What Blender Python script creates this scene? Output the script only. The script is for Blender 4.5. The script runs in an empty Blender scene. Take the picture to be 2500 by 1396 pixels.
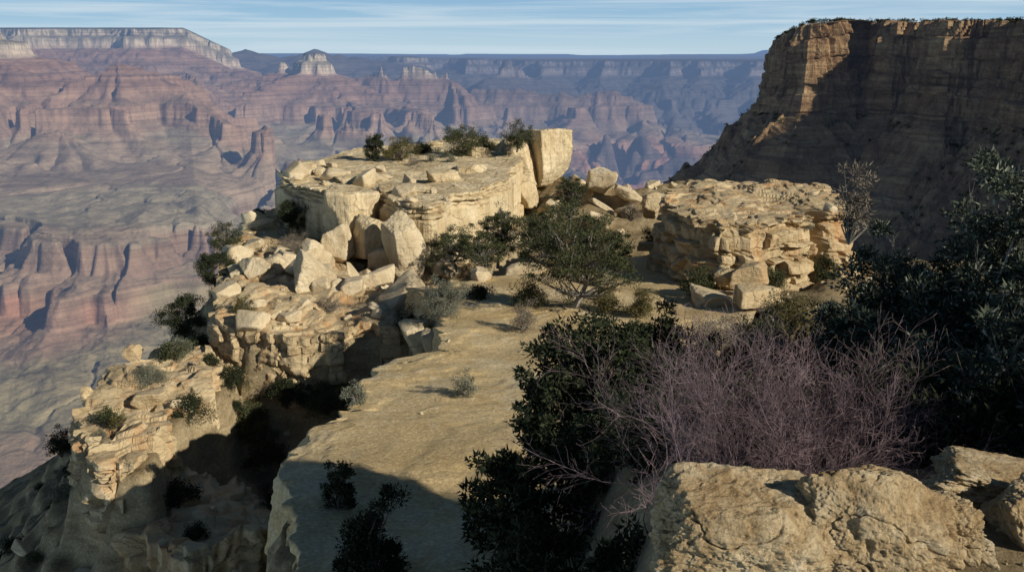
import bpy, math, random
import numpy as np
from mathutils import Vector
from mathutils.bvhtree import BVHTree
R=math.radians
F=2430.; PIT=R(13.49); cp=math.cos(PIT); sp=math.sin(PIT)
SC=bpy.context.scene; COL=SC.collection
def ray(px,py):
    u=(px-1250)/F; v=(698-py)/F; d=cp+v*sp
    return u/d,(-sp+v*cp)/d
def at(px,py,Y):
    a,b=ray(px,py); return (a*Y,Y,b*Y)
def onz(px,py,z0,k=0.):
    a,b=ray(px,py); Y=z0/(b-k); return (a*Y,Y)
# ---------- noise ----------
def _h(ix,iy,iz,seed):
    n=(ix*374761393+iy*668265263+iz*1274126177+seed*974634777)&0xffffffff
    n=((n^(n>>13))*1274126177)&0xffffffff
    n=n^(n>>16)
    return n/2147483647.5-1.0
def _fl(x):
    f=np.floor(x); t=x-f; return f.astype(np.int64),t*t*t*(t*(t*6-15)+10)
def n2(x,y,seed=0):
    ix,a=_fl(x); iy,b=_fl(y); z=np.int64(0)
    h00=_h(ix,iy,z,seed);h10=_h(ix+1,iy,z,seed);h01=_h(ix,iy+1,z,seed);h11=_h(ix+1,iy+1,z,seed)
    return (h00*(1-a)+h10*a)*(1-b)+(h01*(1-a)+h11*a)*b
def n3(x,y,z,seed=0):
    ix,a=_fl(x); iy,b=_fl(y); iz,c=_fl(z); o=0
    for k in (0,1):
        h00=_h(ix,iy,iz+k,seed);h10=_h(ix+1,iy,iz+k,seed);h01=_h(ix,iy+1,iz+k,seed);h11=_h(ix+1,iy+1,iz+k,seed)
        v=(h00*(1-a)+h10*a)*(1-b)+(h01*(1-a)+h11*a)*b
        o=o+v*(c if k else 1-c)
    return o
def fbm2(x,y,o=4,seed=0,g=.5,ridge=False):
    t=0;amp=1.;tot=0
    for i in range(o):
        v=n2(x,y,seed+i)
        if ridge: v=1-2*np.abs(v)
        t=t+v*amp; tot+=amp; amp*=g
        x,y=(x*1.6-y*1.2)+3.1,(x*1.2+y*1.6)-7.7
    return t/tot
def fbm3(x,y,z,o=4,seed=0,g=.5,ridge=False):
    t=0;amp=1.;tot=0
    for i in range(o):
        v=n3(x,y,z,seed+i)
        if ridge: v=1-2*np.abs(v)
        t=t+v*amp; tot+=amp; amp*=g
        x,y,z=(x*1.6-y*1.2)+3.1,(x*1.2+y*1.6)-7.7,z*2+1.3
    return t/tot
def hs(a,b=0,seed=0):
    return _h(np.asarray(a).astype(np.int64),np.asarray(b).astype(np.int64),np.int64(5),seed)
# ---------- mesh ----------
def mesh(name,V,Fc,mat,parent=None,smooth=True,col=None,loc=None):
    me=bpy.data.meshes.new(name)
    V=np.ascontiguousarray(V,dtype=np.float32); Fc=np.ascontiguousarray(Fc,dtype=np.int32); k=Fc.shape[1]
    me.vertices.add(len(V)); me.vertices.foreach_set('co',V.ravel())
    me.loops.add(Fc.size); me.loops.foreach_set('vertex_index',Fc.ravel())
    me.polygons.add(len(Fc)); me.polygons.foreach_set('loop_start',np.arange(0,Fc.size,k,dtype=np.int32))
    me.update(calc_edges=True)
    me.polygons.foreach_set('use_smooth',np.full(len(Fc),smooth,dtype=bool))
    if col is not None:
        ca=me.color_attributes.new('Col','FLOAT_COLOR','POINT')
        c4=np.ones((len(V),4),np.float32); c4[:,:3]=col; ca.data.foreach_set('color',c4.ravel())
    me.materials.append(mat)
    o=bpy.data.objects.new(name,me); COL.objects.link(o)
    if parent: o.parent=parent
    if loc is not None: o.location=loc
    return o
def grid(nr,nc,closed=False):
    i=np.arange(nr-1)[:,None]; m=nc if closed else nc-1
    j=np.arange(m)[None,:]; j2=(j+1)%nc
    return np.stack([i*nc+j,i*nc+j2,(i+1)*nc+j2,(i+1)*nc+j],-1).reshape(-1,4)
def tag(o,label,cat,group=None):
    o['label']=label; o['category']=cat
    if group: o['group']=group
    return o
def struct(o,kind='structure',label=None):
    o['kind']=kind
    if label: o['label']=label
    return o
# ---------- materials ----------
class NT:
    def __init__(s,name):
        s.m=bpy.data.materials.new(name); s.m.use_nodes=True; s.t=s.m.node_tree; s.t.nodes.clear()
        s.out=s.n('ShaderNodeOutputMaterial')
    def n(s,ty,**kw):
        nd=s.t.nodes.new(ty)
        for k,v in kw.items(): setattr(nd,k,v)
        return nd
    def l(s,a,b): s.t.links.new(a,b)
    def setin(s,nd,key,v):
        if isinstance(v,bpy.types.NodeSocket): s.l(v,nd.inputs[key])
        else: nd.inputs[key].default_value=v
    def math(s,op,a,b=None,c=None):
        nd=s.n('ShaderNodeMath',operation=op); s.setin(nd,0,a)
        if b is not None: s.setin(nd,1,b)
        if c is not None: s.setin(nd,2,c)
        return nd.outputs[0]
    def vmul(s,v,t):
        nd=s.n('ShaderNodeVectorMath',operation='MULTIPLY'); s.l(v,nd.inputs[0]); nd.inputs[1].default_value=t; return nd.outputs[0]
    def noise(s,v,scale,detail=6,rough=.6,dist=0.):
        nd=s.n('ShaderNodeTexNoise'); s.l(v,nd.inputs['Vector']); nd.inputs['Scale'].default_value=scale
        nd.inputs['Detail'].default_value=detail; nd.inputs['Roughness'].default_value=rough; nd.inputs['Distortion'].default_value=dist
        return nd.outputs[0]
    def ramp(s,f,stops):
        nd=s.n('ShaderNodeValToRGB'); s.l(f,nd.inputs[0]); e=nd.color_ramp.elements
        while len(e)<len(stops): e.new(.5)
        for k,(p,c) in enumerate(stops):
            e[k].position=p; e[k].color=(*c,1) if len(c)==3 else c
        return nd.outputs[0]
    def mix(s,f,a,b,bt='MIX'):
        nd=s.n('ShaderNodeMix',data_type='RGBA',blend_type=bt)
        s.setin(nd,0,f)
        for k,v in ((6,a),(7,b)):
            if isinstance(v,tuple): nd.inputs[k].default_value=(*v,1)
            else: s.l(v,nd.inputs[k])
        return nd.outputs[2]
    def mr(s,f,a,b,c,d):
        nd=s.n('ShaderNodeMapRange'); s.l(f,nd.inputs[0])
        for k,v in enumerate((a,b,c,d)): nd.inputs[k+1].default_value=v
        return nd.outputs[0]
    def pos(s): return s.n('ShaderNodeNewGeometry').outputs['Position']
    def bump(s,h,strength,dist,prev=None):
        nd=s.n('ShaderNodeBump'); s.l(h,nd.inputs['Height']); nd.inputs['Strength'].default_value=strength; nd.inputs['Distance'].default_value=dist
        if prev is not None: s.l(prev,nd.inputs['Normal'])
        return nd.outputs[0]
    def finish(s,col,nrm=None,rough=.95,haze=False,spec=.1):
        b=s.n('ShaderNodeBsdfPrincipled'); s.setin(b,'Base Color',col if not isinstance(col,tuple) else (*col,1))
        b.inputs['Roughness'].default_value=rough; b.inputs['Specular IOR Level'].default_value=spec
        if nrm is not None: s.l(nrm,b.inputs['Normal'])
        sh=b.outputs[0]
        if haze:  # aerial haze painted into the material: blue emission mixed in by distance
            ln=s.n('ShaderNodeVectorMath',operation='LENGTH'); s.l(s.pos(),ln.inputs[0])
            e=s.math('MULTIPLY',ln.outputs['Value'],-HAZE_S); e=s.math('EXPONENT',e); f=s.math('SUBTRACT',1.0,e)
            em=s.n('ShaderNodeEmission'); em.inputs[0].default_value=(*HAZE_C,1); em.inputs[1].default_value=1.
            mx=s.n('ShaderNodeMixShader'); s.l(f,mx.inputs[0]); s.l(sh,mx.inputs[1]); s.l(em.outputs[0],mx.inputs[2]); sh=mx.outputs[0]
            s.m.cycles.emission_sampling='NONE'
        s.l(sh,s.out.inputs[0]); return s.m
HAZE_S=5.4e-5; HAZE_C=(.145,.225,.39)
def rock_mat(name,dark,mid,light,sc=1.,strata=.35,stain=.0,bump=.5,bd=.08,haze=False,stainc=(.25,.13,.06),crack=.5,vert=0.):
    s=NT(name); p=s.pos()
    c=s.ramp(s.noise(p,.55*sc,8,.65,.4),[(.30,dark),(.5,mid),(.70,light)])
    st=s.noise(s.vmul(p,(.25*sc,.25*sc,3.2*sc)),1.,6,.65,.2)
    c=s.mix(strata,c,s.ramp(st,[(.32,tuple(.5*x for x in mid)),(.5,mid),(.68,tuple(min(1,1.15*x) for x in light))]))
    fn=s.noise(p,7*sc,8,.75)
    c=s.mix(.7,c,s.ramp(fn,[(.3,(.55,.53,.5)),(.52,(1,1,1))]),'MULTIPLY')
    if stain>0:
        sv=s.noise(s.vmul(p,(.9*sc,.9*sc,.16*sc)),1.,5,.6,.5)
        c=s.mix(s.math('MULTIPLY',s.mr(sv,.5,.68,0,1),stain),c,stainc)
    vv=None
    if vert>0:
        vv=s.noise(s.vmul(p,(2.6*sc,2.6*sc,.22*sc)),1.,7,.65,.3)
        c=s.mix(vert,c,s.ramp(vv,[(.36,(.25,.22,.2)),(.5,(1,1,1))]),'MULTIPLY')
    vo=s.n('ShaderNodeTexVoronoi',feature='DISTANCE_TO_EDGE')
    wv=s.n('ShaderNodeVectorMath',operation='ADD'); s.l(s.vmul(p,(1,1,1.6)),wv.inputs[0])
    nn=s.n('ShaderNodeTexNoise'); s.l(p,nn.inputs['Vector']); nn.inputs['Scale'].default_value=1.5*sc; s.l(s.vmul(nn.outputs['Color'],(.8/sc,.8/sc,.8/sc)),wv.inputs[1])
    s.l(wv.outputs[0],vo.inputs['Vector']); vo.inputs['Scale'].default_value=.55*sc
    ck=s.mr(vo.outputs['Distance'],0,.03,0,1)
    cn=s.noise(p,.7*sc,3,.5); ckm=s.math('MAXIMUM',ck,s.mr(cn,.44,.56,1,0))
    c=s.mix(crack,c,s.mix(ckm,(.3,.25,.2),(1.,1.,1.)),'MULTIPLY')
    nb=s.bump(st,bump*.6,bd*2/sc)
    nb=s.bump(s.noise(p,3*sc,10,.7),bump,bd/sc*2,nb)
    nb=s.bump(s.noise(p,16*sc,6,.7),bump*.6,bd/sc*.5,nb)
    nb=s.bump(ckm,crack,bd/sc,nb)
    if vv is not None: nb=s.bump(vv,.8,bd/sc*3,nb)
    return s.finish(c,nb,haze=haze)
M={}
M['limestone']=rock_mat('limestone',(.38,.30,.175),(.54,.44,.28),(.66,.57,.40),1.,.3,.25,.6,.06,stainc=(.34,.22,.12))
M['mesa_rock']=rock_mat('mesa_limestone',(.47,.36,.20),(.66,.535,.335),(.76,.65,.46),.8,.22,.45,.6,.07,stainc=(.40,.27,.14),vert=.25)
M['boulder']=rock_mat('boulder_limestone',(.40,.31,.195),(.59,.485,.32),(.72,.62,.45),1.3,.15,.35,.8,.07,stainc=(.38,.26,.14),crack=.3)
M['layered']=rock_mat('layered_limestone',(.28,.195,.105),(.51,.395,.235),(.65,.535,.35),1.2,.42,.6,.8,.07,stainc=(.44,.22,.085))
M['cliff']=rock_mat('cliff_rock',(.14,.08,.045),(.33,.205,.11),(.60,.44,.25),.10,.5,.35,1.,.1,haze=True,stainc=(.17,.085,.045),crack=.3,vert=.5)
def fg_mat():
    s=NT('pitted_sandy_limestone'); p=s.pos()
    c=s.ramp(s.noise(p,4,9,.68,.6),[(.3,(.27,.17,.08)),(.45,(.48,.35,.195)),(.6,(.60,.485,.31)),(.75,(.70,.61,.45))])
    c=s.mix(.7,c,s.ramp(s.noise(p,30,8,.75),[(.3,(.3,.25,.2)),(.52,(1,1,1))]),'MULTIPLY')
    hl=s.noise(p,13,5,.6,.5)
    c=s.mix(.7,c,s.ramp(hl,[(.32,(.3,.25,.2)),(.40,(1,1,1))]),'MULTIPLY')
    nb=s.bump(s.noise(p,9,10,.72),.9,.06); nb=s.bump(hl,.7,.05,nb); nb=s.bump(s.noise(p,60,6,.7),.5,.01,nb)
    return s.finish(c,nb)
M['fg']=fg_mat()
def sand_mat(name,a,b,c3,sc=1.,rock=False):
    s=NT(name); p=s.pos()
    c=s.ramp(s.noise(p,.35*sc,8,.65,.3),[(.3,a),(.5,b),(.7,c3)])
    rc=s.ramp(s.noise(s.vmul(p,(.5,.5,2.)),1.,8,.7,.3),[(.3,(.22,.165,.10)),(.5,(.42,.335,.21)),(.7,(.56,.47,.31))])
    if rock:
        nz=s.n('ShaderNodeSeparateXYZ'); s.l(s.n('ShaderNodeNewGeometry').outputs['Normal'],nz.inputs[0])
        c=s.mix(s.mr(nz.outputs[2],.86,.6,0,1),c,rc)
        rk=s.noise(p,1.1,6,.7); c=s.mix(s.mr(rk,.55,.6,0,.8),c,rc)
    else:
        rk=s.noise(p,.28,8,.75,.4); c=s.mix(s.mr(rk,.52,.58,0,.7),c,(.74,.63,.44))
        ct=s.noise(p,.9,6,.7); c=s.mix(s.mr(ct,.62,.68,0,.5),c,(.42,.31,.15))
    vo=s.n('ShaderNodeTexVoronoi'); s.l(p,vo.inputs['Vector']); vo.inputs['Scale'].default_value=7*sc
    peb=s.ramp(vo.outputs['Distance'],[(.0,(1.25,1.2,1.1)),(.22,(1,1,1)),(.5,(.8,.78,.74))])
    c=s.mix(.7,c,peb,'MULTIPLY')
    c=s.mix(.8,c,s.ramp(s.noise(p,11*sc,8,.8),[(.35,(.5,.48,.44)),(.6,(1.1,1.1,1.08))]),'MULTIPLY')
    nb=s.bump(s.noise(p,2.5*sc,9,.75),.7,.14); nb=s.bump(s.noise(p,14*sc,5,.7),.6,.04,nb)
    return s.finish(c,nb)
M['ground']=sand_mat('stony_ground',(.19,.14,.08),(.33,.255,.15),(.46,.375,.24),rock=True)
M['sand']=sand_mat('sandy_ledge',(.52,.38,.19),(.68,.52,.29),(.76,.62,.39))
def leaf_mat(name,a,b,sc=3.,tip=None):
    s=NT(name); p=s.pos()
    c=s.ramp(s.noise(p,sc,4,.7),[(.32,a),(.68,b)])
    oi=s.n('ShaderNodeNewGeometry').outputs['Random Per Island']
    c=s.mix(1.,c,s.ramp(oi,[(0,(.6,.6,.6)),(1,(1.4,1.4,1.35))]),'MULTIPLY')
    if tip: c=s.mix(s.mr(oi,.8,.84,0,1),c,tip)
    return s.finish(c,None,.8,spec=.12)
M['juniper']=leaf_mat('juniper_foliage',(.014,.02,.011),(.045,.054,.026))
M['pinyon']=leaf_mat('pinyon_foliage',(.032,.04,.02),(.09,.096,.045))
M['frost']=leaf_mat('blue_juniper_foliage',(.03,.04,.028),(.10,.115,.08),tip=(.24,.26,.21))
M['sage']=leaf_mat('sage_foliage',(.11,.115,.085),(.22,.225,.17))
M['olive']=leaf_mat('olive_foliage',(.06,.055,.025),(.15,.13,.05))
M['dry']=leaf_mat('dry_foliage',(.12,.10,.08),(.24,.20,.16))
M['bark']=leaf_mat('bark',(.09,.07,.055),(.2,.17,.14))
M['greytwig']=leaf_mat('grey_twig',(.14,.125,.11),(.27,.25,.22))
M['purple']=leaf_mat('purple_twig',(.085,.058,.064),(.29,.21,.225),2.)
# canyon
def canyon_mat():
    s=NT('canyon_strata'); p=s.pos()
    at_=s.n('ShaderNodeAttribute',attribute_name='Col'); c=at_.outputs['Color']
    st=s.noise(s.vmul(p,(.0004,.0004,.035)),1.,5,.75)
    c=s.mix(.8,c,s.ramp(st,[(.33,(.5,.48,.46)),(.5,(1,1,1)),(.68,(1.4,1.4,1.35))]),'MULTIPLY')
    c=s.mix(.9,c,s.ramp(s.noise(p,.006,9,.72),[(.3,(.5,.5,.52)),(.5,(1,1,1)),(.7,(1.35,1.33,1.28))]),'MULTIPLY')
    nb=s.bump(s.noise(p,.008,9,.72),1.,26.); nb=s.bump(st,.5,18.,nb)
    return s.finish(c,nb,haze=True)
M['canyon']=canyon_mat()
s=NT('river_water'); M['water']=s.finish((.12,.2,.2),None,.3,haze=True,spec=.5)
# ---------- canyon terrain ----------
PS=np.array([-2500,-1500,-1150,-900,-520,-300,-255,-190,-120,-50,300,700,930,970,1120,1270,1288,1430,1448,1590,1608,1850,1884,1990,2015,2400,6000],float)
PZ=np.array([-1420,-1385,-1365,-1340,-1300,-1255,-1130,-1105,-1085,-965,-915,-820,-700,-580,-555,-495,-455,-415,-380,-340,-310,-230,-120,-80,0,15,30],float)
def canyon():
    nc=1150; u=np.linspace(-.64,.64,nc)
    Yr=np.concatenate([np.geomspace(170,2400,40,endpoint=False),np.geomspace(2400,21000,950,endpoint=False),np.geomspace(21000,95000,40)])
    U,Y=np.meshgrid(u,Yr); X=U*Y
    wx=X+110*fbm2(X/1300,Y/1300,3,11)+70*fbm2(X/330,Y/330,3,12)
    wy=Y+110*fbm2(X/1300,Y/1300,3,13)+70*fbm2(X/330,Y/330,3,14)
    yk=np.array([170,2400,3400,4400,5000,5500,6300,8000,11000,13500,15500,16600,18200,21000,95000.])
    uk=np.array([-.6,-.3,-.24,-.08,.08,.2,.6])
    T=np.array([[-900,-900,-700,-450,-120,120,220,300,360,400,600,900,2300,2600,2600],
                [-900,-950,-760,-480,-150,100,200,260,330,380,450,900,2200,2600,2600],
                [-900,-940,-770,-540,-280,-80,60,200,300,340,300,500,700,1000,2500],
                [-900,-900,-800,-700,-600,-500,-300,0,180,260,60,400,1600,2200,2500],
                [-900,-900,-900,-900,-900,-900,-800,-700,-450,-50,0,400,2200,2500,2500],
                [-900,-900,-900,-900,-950,-1000,-1000,-1100,-1200,-1150,-400,400,2200,2500,2500],
                [-900,-900,-900,-900,-900,-900,-900,-900,-900,-900,-200,600,2200,2500,2500.]])
    yi=np.clip(np.interp(Y,yk,np.arange(len(yk))),0,len(yk)-1.001); ui=np.clip(np.interp(U,uk,np.arange(len(uk))),0,len(uk)-1.001)
    a=yi.astype(int); b=ui.astype(int); fa=yi-a; fb=ui-b
    s=(T[b,a]*(1-fa)+T[b,a+1]*fa)*(1-fb)+(T[b+1,a]*(1-fa)+T[b+1,a+1]*fa)*fb
    s=s+150*fbm2(X/1500,Y/1500,2,33)
    def seg(x0,y0,S0,x1,y1,S1,kf=1.,rad=.34):
        nonlocal s
        dx,dy=x1-x0,y1-y0; L=dx*dx+dy*dy+1e-6
        t=np.clip(((wx-x0)*dx+(wy-y0)*dy)/L,0,1)
        ex,ey=wx-x0-t*dx,wy-y0-t*dy; d=np.hypot(ex,ey); th=np.arctan2(ey,ex)
        nn=n2(np.cos(th)*2.6+x0/777,np.sin(th)*2.6+y0/777,int(abs(x0))%97)
        d=d*(1+rad*(1-2*np.abs(nn))-.05)
        s=np.maximum(s,S0+(S1-S0)*t-d*kf)
    def P(px,Y): return ((px-1250)/F/1.03*Y,Y)
    def ft(px0,Y0,S0,px1=None,Y1=None,S1=None,k=1.):
        if px1 is None: px1,Y1,S1=px0,Y0,S0
        x0,y0=P(px0,Y0); x1,y1=P(px1,Y1); seg(x0,y0,S0,x1,y1,S1,k)
    ft(-900,14500,3200,430,14300,2550)
    ft(430,14300,2450,520,14000,2150)
    ft(80,14200,2400,50,12900,2050); ft(300,14200,2400,330,13100,1950)
    ft(520,14000,1950,640,12500,1350)
    ft(-90,8700,2350,-500,9000,2500,.9); ft(-60,8700,1850,150,8200,1200)
    ft(280,8200,1650,345,8300,1560,1.15); ft(345,8300,1250,560,7800,1060); ft(40,7300,1000,250,7400,1040,1.3)
    ft(780,12000,2050,775,12400,2000,1.); ft(690,12200,1800,780,12000,1800); ft(780,12000,1500,880,11000,1150)
    ft(900,12600,1880,935,12500,1880,1.9); ft(1000,12500,1870,1085,12400,1840,1.9); ft(870,12600,1400,1110,12300,1380,1.2); ft(970,12600,1300,1010,11000,1050)
    ft(860,10400,1080,900,10200,1030,1.5); ft(1010,10500,1090,1040,10400,1040,1.6)
    ft(480,10600,1340,490,10500,1300,2.)
    ft(1150,13200,1450,1500,13000,1420,1.2); ft(1240,15500,2050,1180,14500,1500,1.1); ft(1400,12500,1060,1360,11200,200); ft(1250,12500,1000,1220,11000,200)
    ft(1560,12600,900,1650,12900,700); ft(1100,11800,900,1080,10300,200)
    ft(655,7150,1130,645,7300,1060,1.75); ft(650,7150,860,560,6700,440,1.3)
    ft(120,7000,900,60,7000,850,1.2); ft(770,9500,1020,900,9300,1020,1.4)
    for px,Yp in ((1150,16200),(1330,16000),(1480,16300),(1640,15700),(1720,15900),(1850,15600),(2000,15500),(1000,17000)):
        ft(px,18500,2300,px-15,Yp,1500,1.0)
    for px,Yp,S in ((60,4600,-10),(190,4500,0),(320,4650,-10),(470,5000,0),(60,3300,-560),(240,3500,-520),(420,3900,-540)):
        ft(px,Yp+700,S+200,px+20,Yp,S,.9)
    def valley(sc,seed,w):
        return np.clip(1-np.abs(fbm2(wx/sc,wy/sc,3,seed,g=.4))/w,0,1)
    cut=np.clip((1300-s)/500,.0,1)*(Y<17000)*(Y>2400)
    s=s-(700*valley(3300,31,.05)+380*valley(1500,36,.055)+120*valley(620,39,.07))*cut
    far=np.clip((Y-2200)/1500,0,1)
    rd=fbm2(wx/800,wy/800,3,41,ridge=True); stp=np.clip((s-700)/300,0,1)+np.clip((20-s)/100,0,1)*np.where(U>-.12,.25,1.); stp=np.clip(stp,0.12,1)
    s=s+far*stp*(85*rd+60*fbm2(wx/230,wy/230,3,51,ridge=True)+26*fbm2(X/70,Y/70,2,61))
    c=np.interp(U,[-.32,-.275,-.08,.02],[17.,-3.,-11.,-14.])
    off=c*np.minimum(Y,17500)/1000.
    zs=np.interp(s,PS,PZ)
    ton=np.clip((s-20)/100,0,1)*np.clip((850-s)/150,0,1)
    zn=np.clip((1950-s)/500,.1,1)*(1-.72*ton)
    zs=zs+far*(26*fbm2(wx/420,wy/420,4,71,ridge=True)+14*fbm2(wx/120,wy/120,3,81,ridge=True))*zn
    zs=zs+far*ton*(60*fbm2(wx/1300,wy/1300,3,75,g=.4,ridge=True)-10)
    Z=zs+off
    bumpm=np.zeros_like(Z)
    for px,Yp,py,k in ((605,16600,120,.30),(640,16900,130,.30),(775,16800,119,.42),(720,17200,136,.2),(820,17000,132,.3),(870,17600,138,.15)):
        bx,by=P(px,Yp); zt=at(px,py,Yp)[2]; d=np.hypot(wx-bx,wy-by); zb_=zt-k*d*(1+.35*fbm2(wx/500,wy/500,3,17,ridge=True))
        bumpm=np.where(zb_>Z,1.,bumpm); Z=np.maximum(Z,zb_)
    nearz=-90-np.clip(Y-170,0,None)*.62
    m=np.clip((Y-1600)/900,0,1); Z=np.where(Y<2500,np.maximum(nearz,-1360)*(1-m)+Z*m,Z)
    fb2=fbm2(X/9000,Y/14000,2,91)
    Z=np.where(Y>21000,Z-520*np.clip((Y-21000)/45000,0,1)+np.clip((Y-21000)/8000,0,1)*(90*np.sign(fb2)*np.clip(np.abs(fb2)*6,0,1)+25*fbm2(X/3000,Y/6000,3,92)),Z)
    Z=np.where((Y>19000)&(U<.0),np.minimum(Z,-240-.0045*(Y-19000)+40*fb2),Z)
    mt=np.exp(-((U-.247)/.014)**2)*np.exp(-((Y-85000)/9000)**2); Z=Z+mt*480
    zz=zs+10*fbm2(X/400,Y/400,3,101)
    K=np.array([-1500,-1330,-1290,-1250,-1130,-1100,-1080,-975,-960,-900,-770,-740,-590,-565,-500,-430,-340,-320,-245,-230,-135,-120,-85,-75,-12,5,40],float)
    C=np.array([(.33,.27,.18),(.35,.27,.18),(.35,.22,.155),(.34,.21,.145),(.36,.22,.155),(.29,.21,.15),(.28,.185,.135),(.31,.21,.15),(.36,.30,.21),(.355,.295,.205),(.33,.26,.18),
                (.36,.24,.165),(.42,.27,.185),(.31,.19,.135),(.38,.24,.165),(.28,.165,.115),(.36,.22,.155),(.31,.175,.115),(.36,.22,.155),(.62,.48,.35),(.72,.59,.44),(.32,.27,.185),(.32,.27,.185),(.68,.56,.41),(.66,.54,.39),(.09,.10,.06),(.075,.085,.055)])*.9
    col=np.stack([np.interp(zz,K,C[:,k]) for k in range(3)],-1)
    gy=np.gradient(Z,axis=0)/np.gradient(Y,axis=0); gx=np.gradient(Z,axis=1)/np.gradient(X,axis=1)
    sl=np.hypot(gx,gy); tal=(np.clip((.75-sl)/.4,0,1)*np.clip((-450-zz)/200,0,1)*.6)[...,None]
    col=col*(1-tal)+np.array((.31,.255,.165))*tal
    pk=np.clip(fbm2(X/1100,Y/1100,3,118)*1.8,0,.5)[...,None]*(zz<-600)[...,None]
    col=col*(1-pk)+np.array((.35,.235,.165))*pk
    pat=np.clip(fbm2(X/900,Y/900,3,111)*1.6,0,.6)[...,None]*(zz<-1150)[...,None]
    col=col*(1-pat)+np.array((.38,.17,.11))*pat
    gp=np.clip(fbm2(X/700,Y/700,3,115)*1.6,0,.6)[...,None]*(zz<-1120)[...,None]
    col=col*(1-gp)+np.array((.28,.26,.14))*gp
    plain=(np.exp(-((U-.13)/.08)**2)*np.exp(-((Y-10300)/1900)**2)*.9)[...,None]
    col=col*(1-plain)+np.array((.38,.17,.12))*plain
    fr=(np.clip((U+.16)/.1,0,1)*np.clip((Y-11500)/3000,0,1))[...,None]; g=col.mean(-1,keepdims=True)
    col=col*(1-fr)+fr*(g*np.array((.46,.39,.37)))  # shade of the far right walls painted in as darker, greyer albedo
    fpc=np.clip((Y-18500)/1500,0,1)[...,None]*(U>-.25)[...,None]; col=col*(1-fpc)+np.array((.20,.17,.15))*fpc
    bm=bumpm[...,None]*.9; col=col*(1-bm)+np.array((.10,.085,.08))*bm
    V=np.stack([X,Y,Z],-1).reshape(-1,3)
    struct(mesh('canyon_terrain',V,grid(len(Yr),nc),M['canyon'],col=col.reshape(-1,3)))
canyon()
rp=[(1600,374,45),(1650,366,50),(1700,362,60),(1740,350,70),(1700,344,60),(1660,342,50)]
V=[]
for px,py,w in rp:
    x,y=onz(px,py,-1392-160); V+=[(x,y-90,-1520),(x,y+90,-1520)]
FQ=[(2*i,2*i+2,2*i+3,2*i+1) for i in range(len(rp)-1)]
struct(mesh('river',np.array(V,float),np.array(FQ),M['water']))
# ---------- near terrain ----------
def segd(x,y,P,closed=True):
    P=np.asarray(P,float); Q=np.roll(P,-1,0)
    if not closed: P,Q=P[:-1],Q[:-1]
    d=np.full(x.shape,1e9)
    for (ax,ay),(bx,by) in zip(P,Q):
        dx,dy=bx-ax,by-ay; t=np.clip(((x-ax)*dx+(y-ay)*dy)/(dx*dx+dy*dy+1e-9),0,1)
        d=np.minimum(d,np.hypot(x-ax-t*dx,y-ay-t*dy))
    return d
def inside(x,y,P):
    P=np.asarray(P,float); Q=np.roll(P,-1,0); r=np.zeros(x.shape,bool)
    for (ax,ay),(bx,by) in zip(P,Q):
        c=((ay>y)!=(by>y)); xx=(bx-ax)*(y-ay)/((by-ay) if by!=ay else 1e-9)+ax
        r^=c&(x<xx)
    return r
zA=lambda y:-8-.075*y
A_E=[(-2.6,8.0),(-3.0,12.5)]+[onz(px,py,-8,-.075) for px,py in [(700,1396),(690,1200),(715,1060),(830,1010),(900,940),(960,880),(1050,862),(1075,800),(1045,745),(1010,705)]]
A_I=[(3.5,8),(3.5,14),(4,18),(5,24),(5.5,28),(7.5,34),(10,40),(12,46),(12,52),(11,56),(9,62)]
B_E=[onz(px,py,-12.7) for px,py in [(1035,742),(960,775),(880,782),(800,806),(700,798),(600,792),(535,775),(522,735),(555,660),(590,590),(640,545),(740,520)]]
C_E=[onz(px,py,-14.3) for px,py in [(205,1075),(198,1010),(240,970),(330,890),(400,852),(500,850),(545,880),(520,960),(430,1010),(370,1050),(330,1130),(250,1135)]]
C2_E=[onz(px,py,-16.6) for px,py in [(290,1200),(380,1160),(470,1150),(560,1170),(650,1180),(680,1260),(640,1340),(480,1370),(330,1300)]]
D_E=[onz(px,py,-8.7) for px,py in [(686,419),(720,436),(780,450),(850,462),(905,452),(925,468),(985,482),(1045,486),(1090,478),(1180,448),(1255,414),(1288,386),(1300,366),(1250,352),(1080,350),(880,368),(740,394)]]
E_E=[onz(px,py,-8.3) for px,py in [(1622,484),(1652,500),(1700,522),(1755,546),(1850,540),(1950,532),(2040,514),(2060,492),(2010,472),(1900,454),(1800,448),(1690,450),(1634,464)]]
A_poly=A_E+A_I[::-1]
Ebase=np.array(E_E); ce=Ebase.mean(0); Ebase=ce+(Ebase-ce)*1.15
Dc=np.array(D_E).mean(0); Dbase=Dc+(np.array(D_E)-Dc)*1.08
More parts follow.
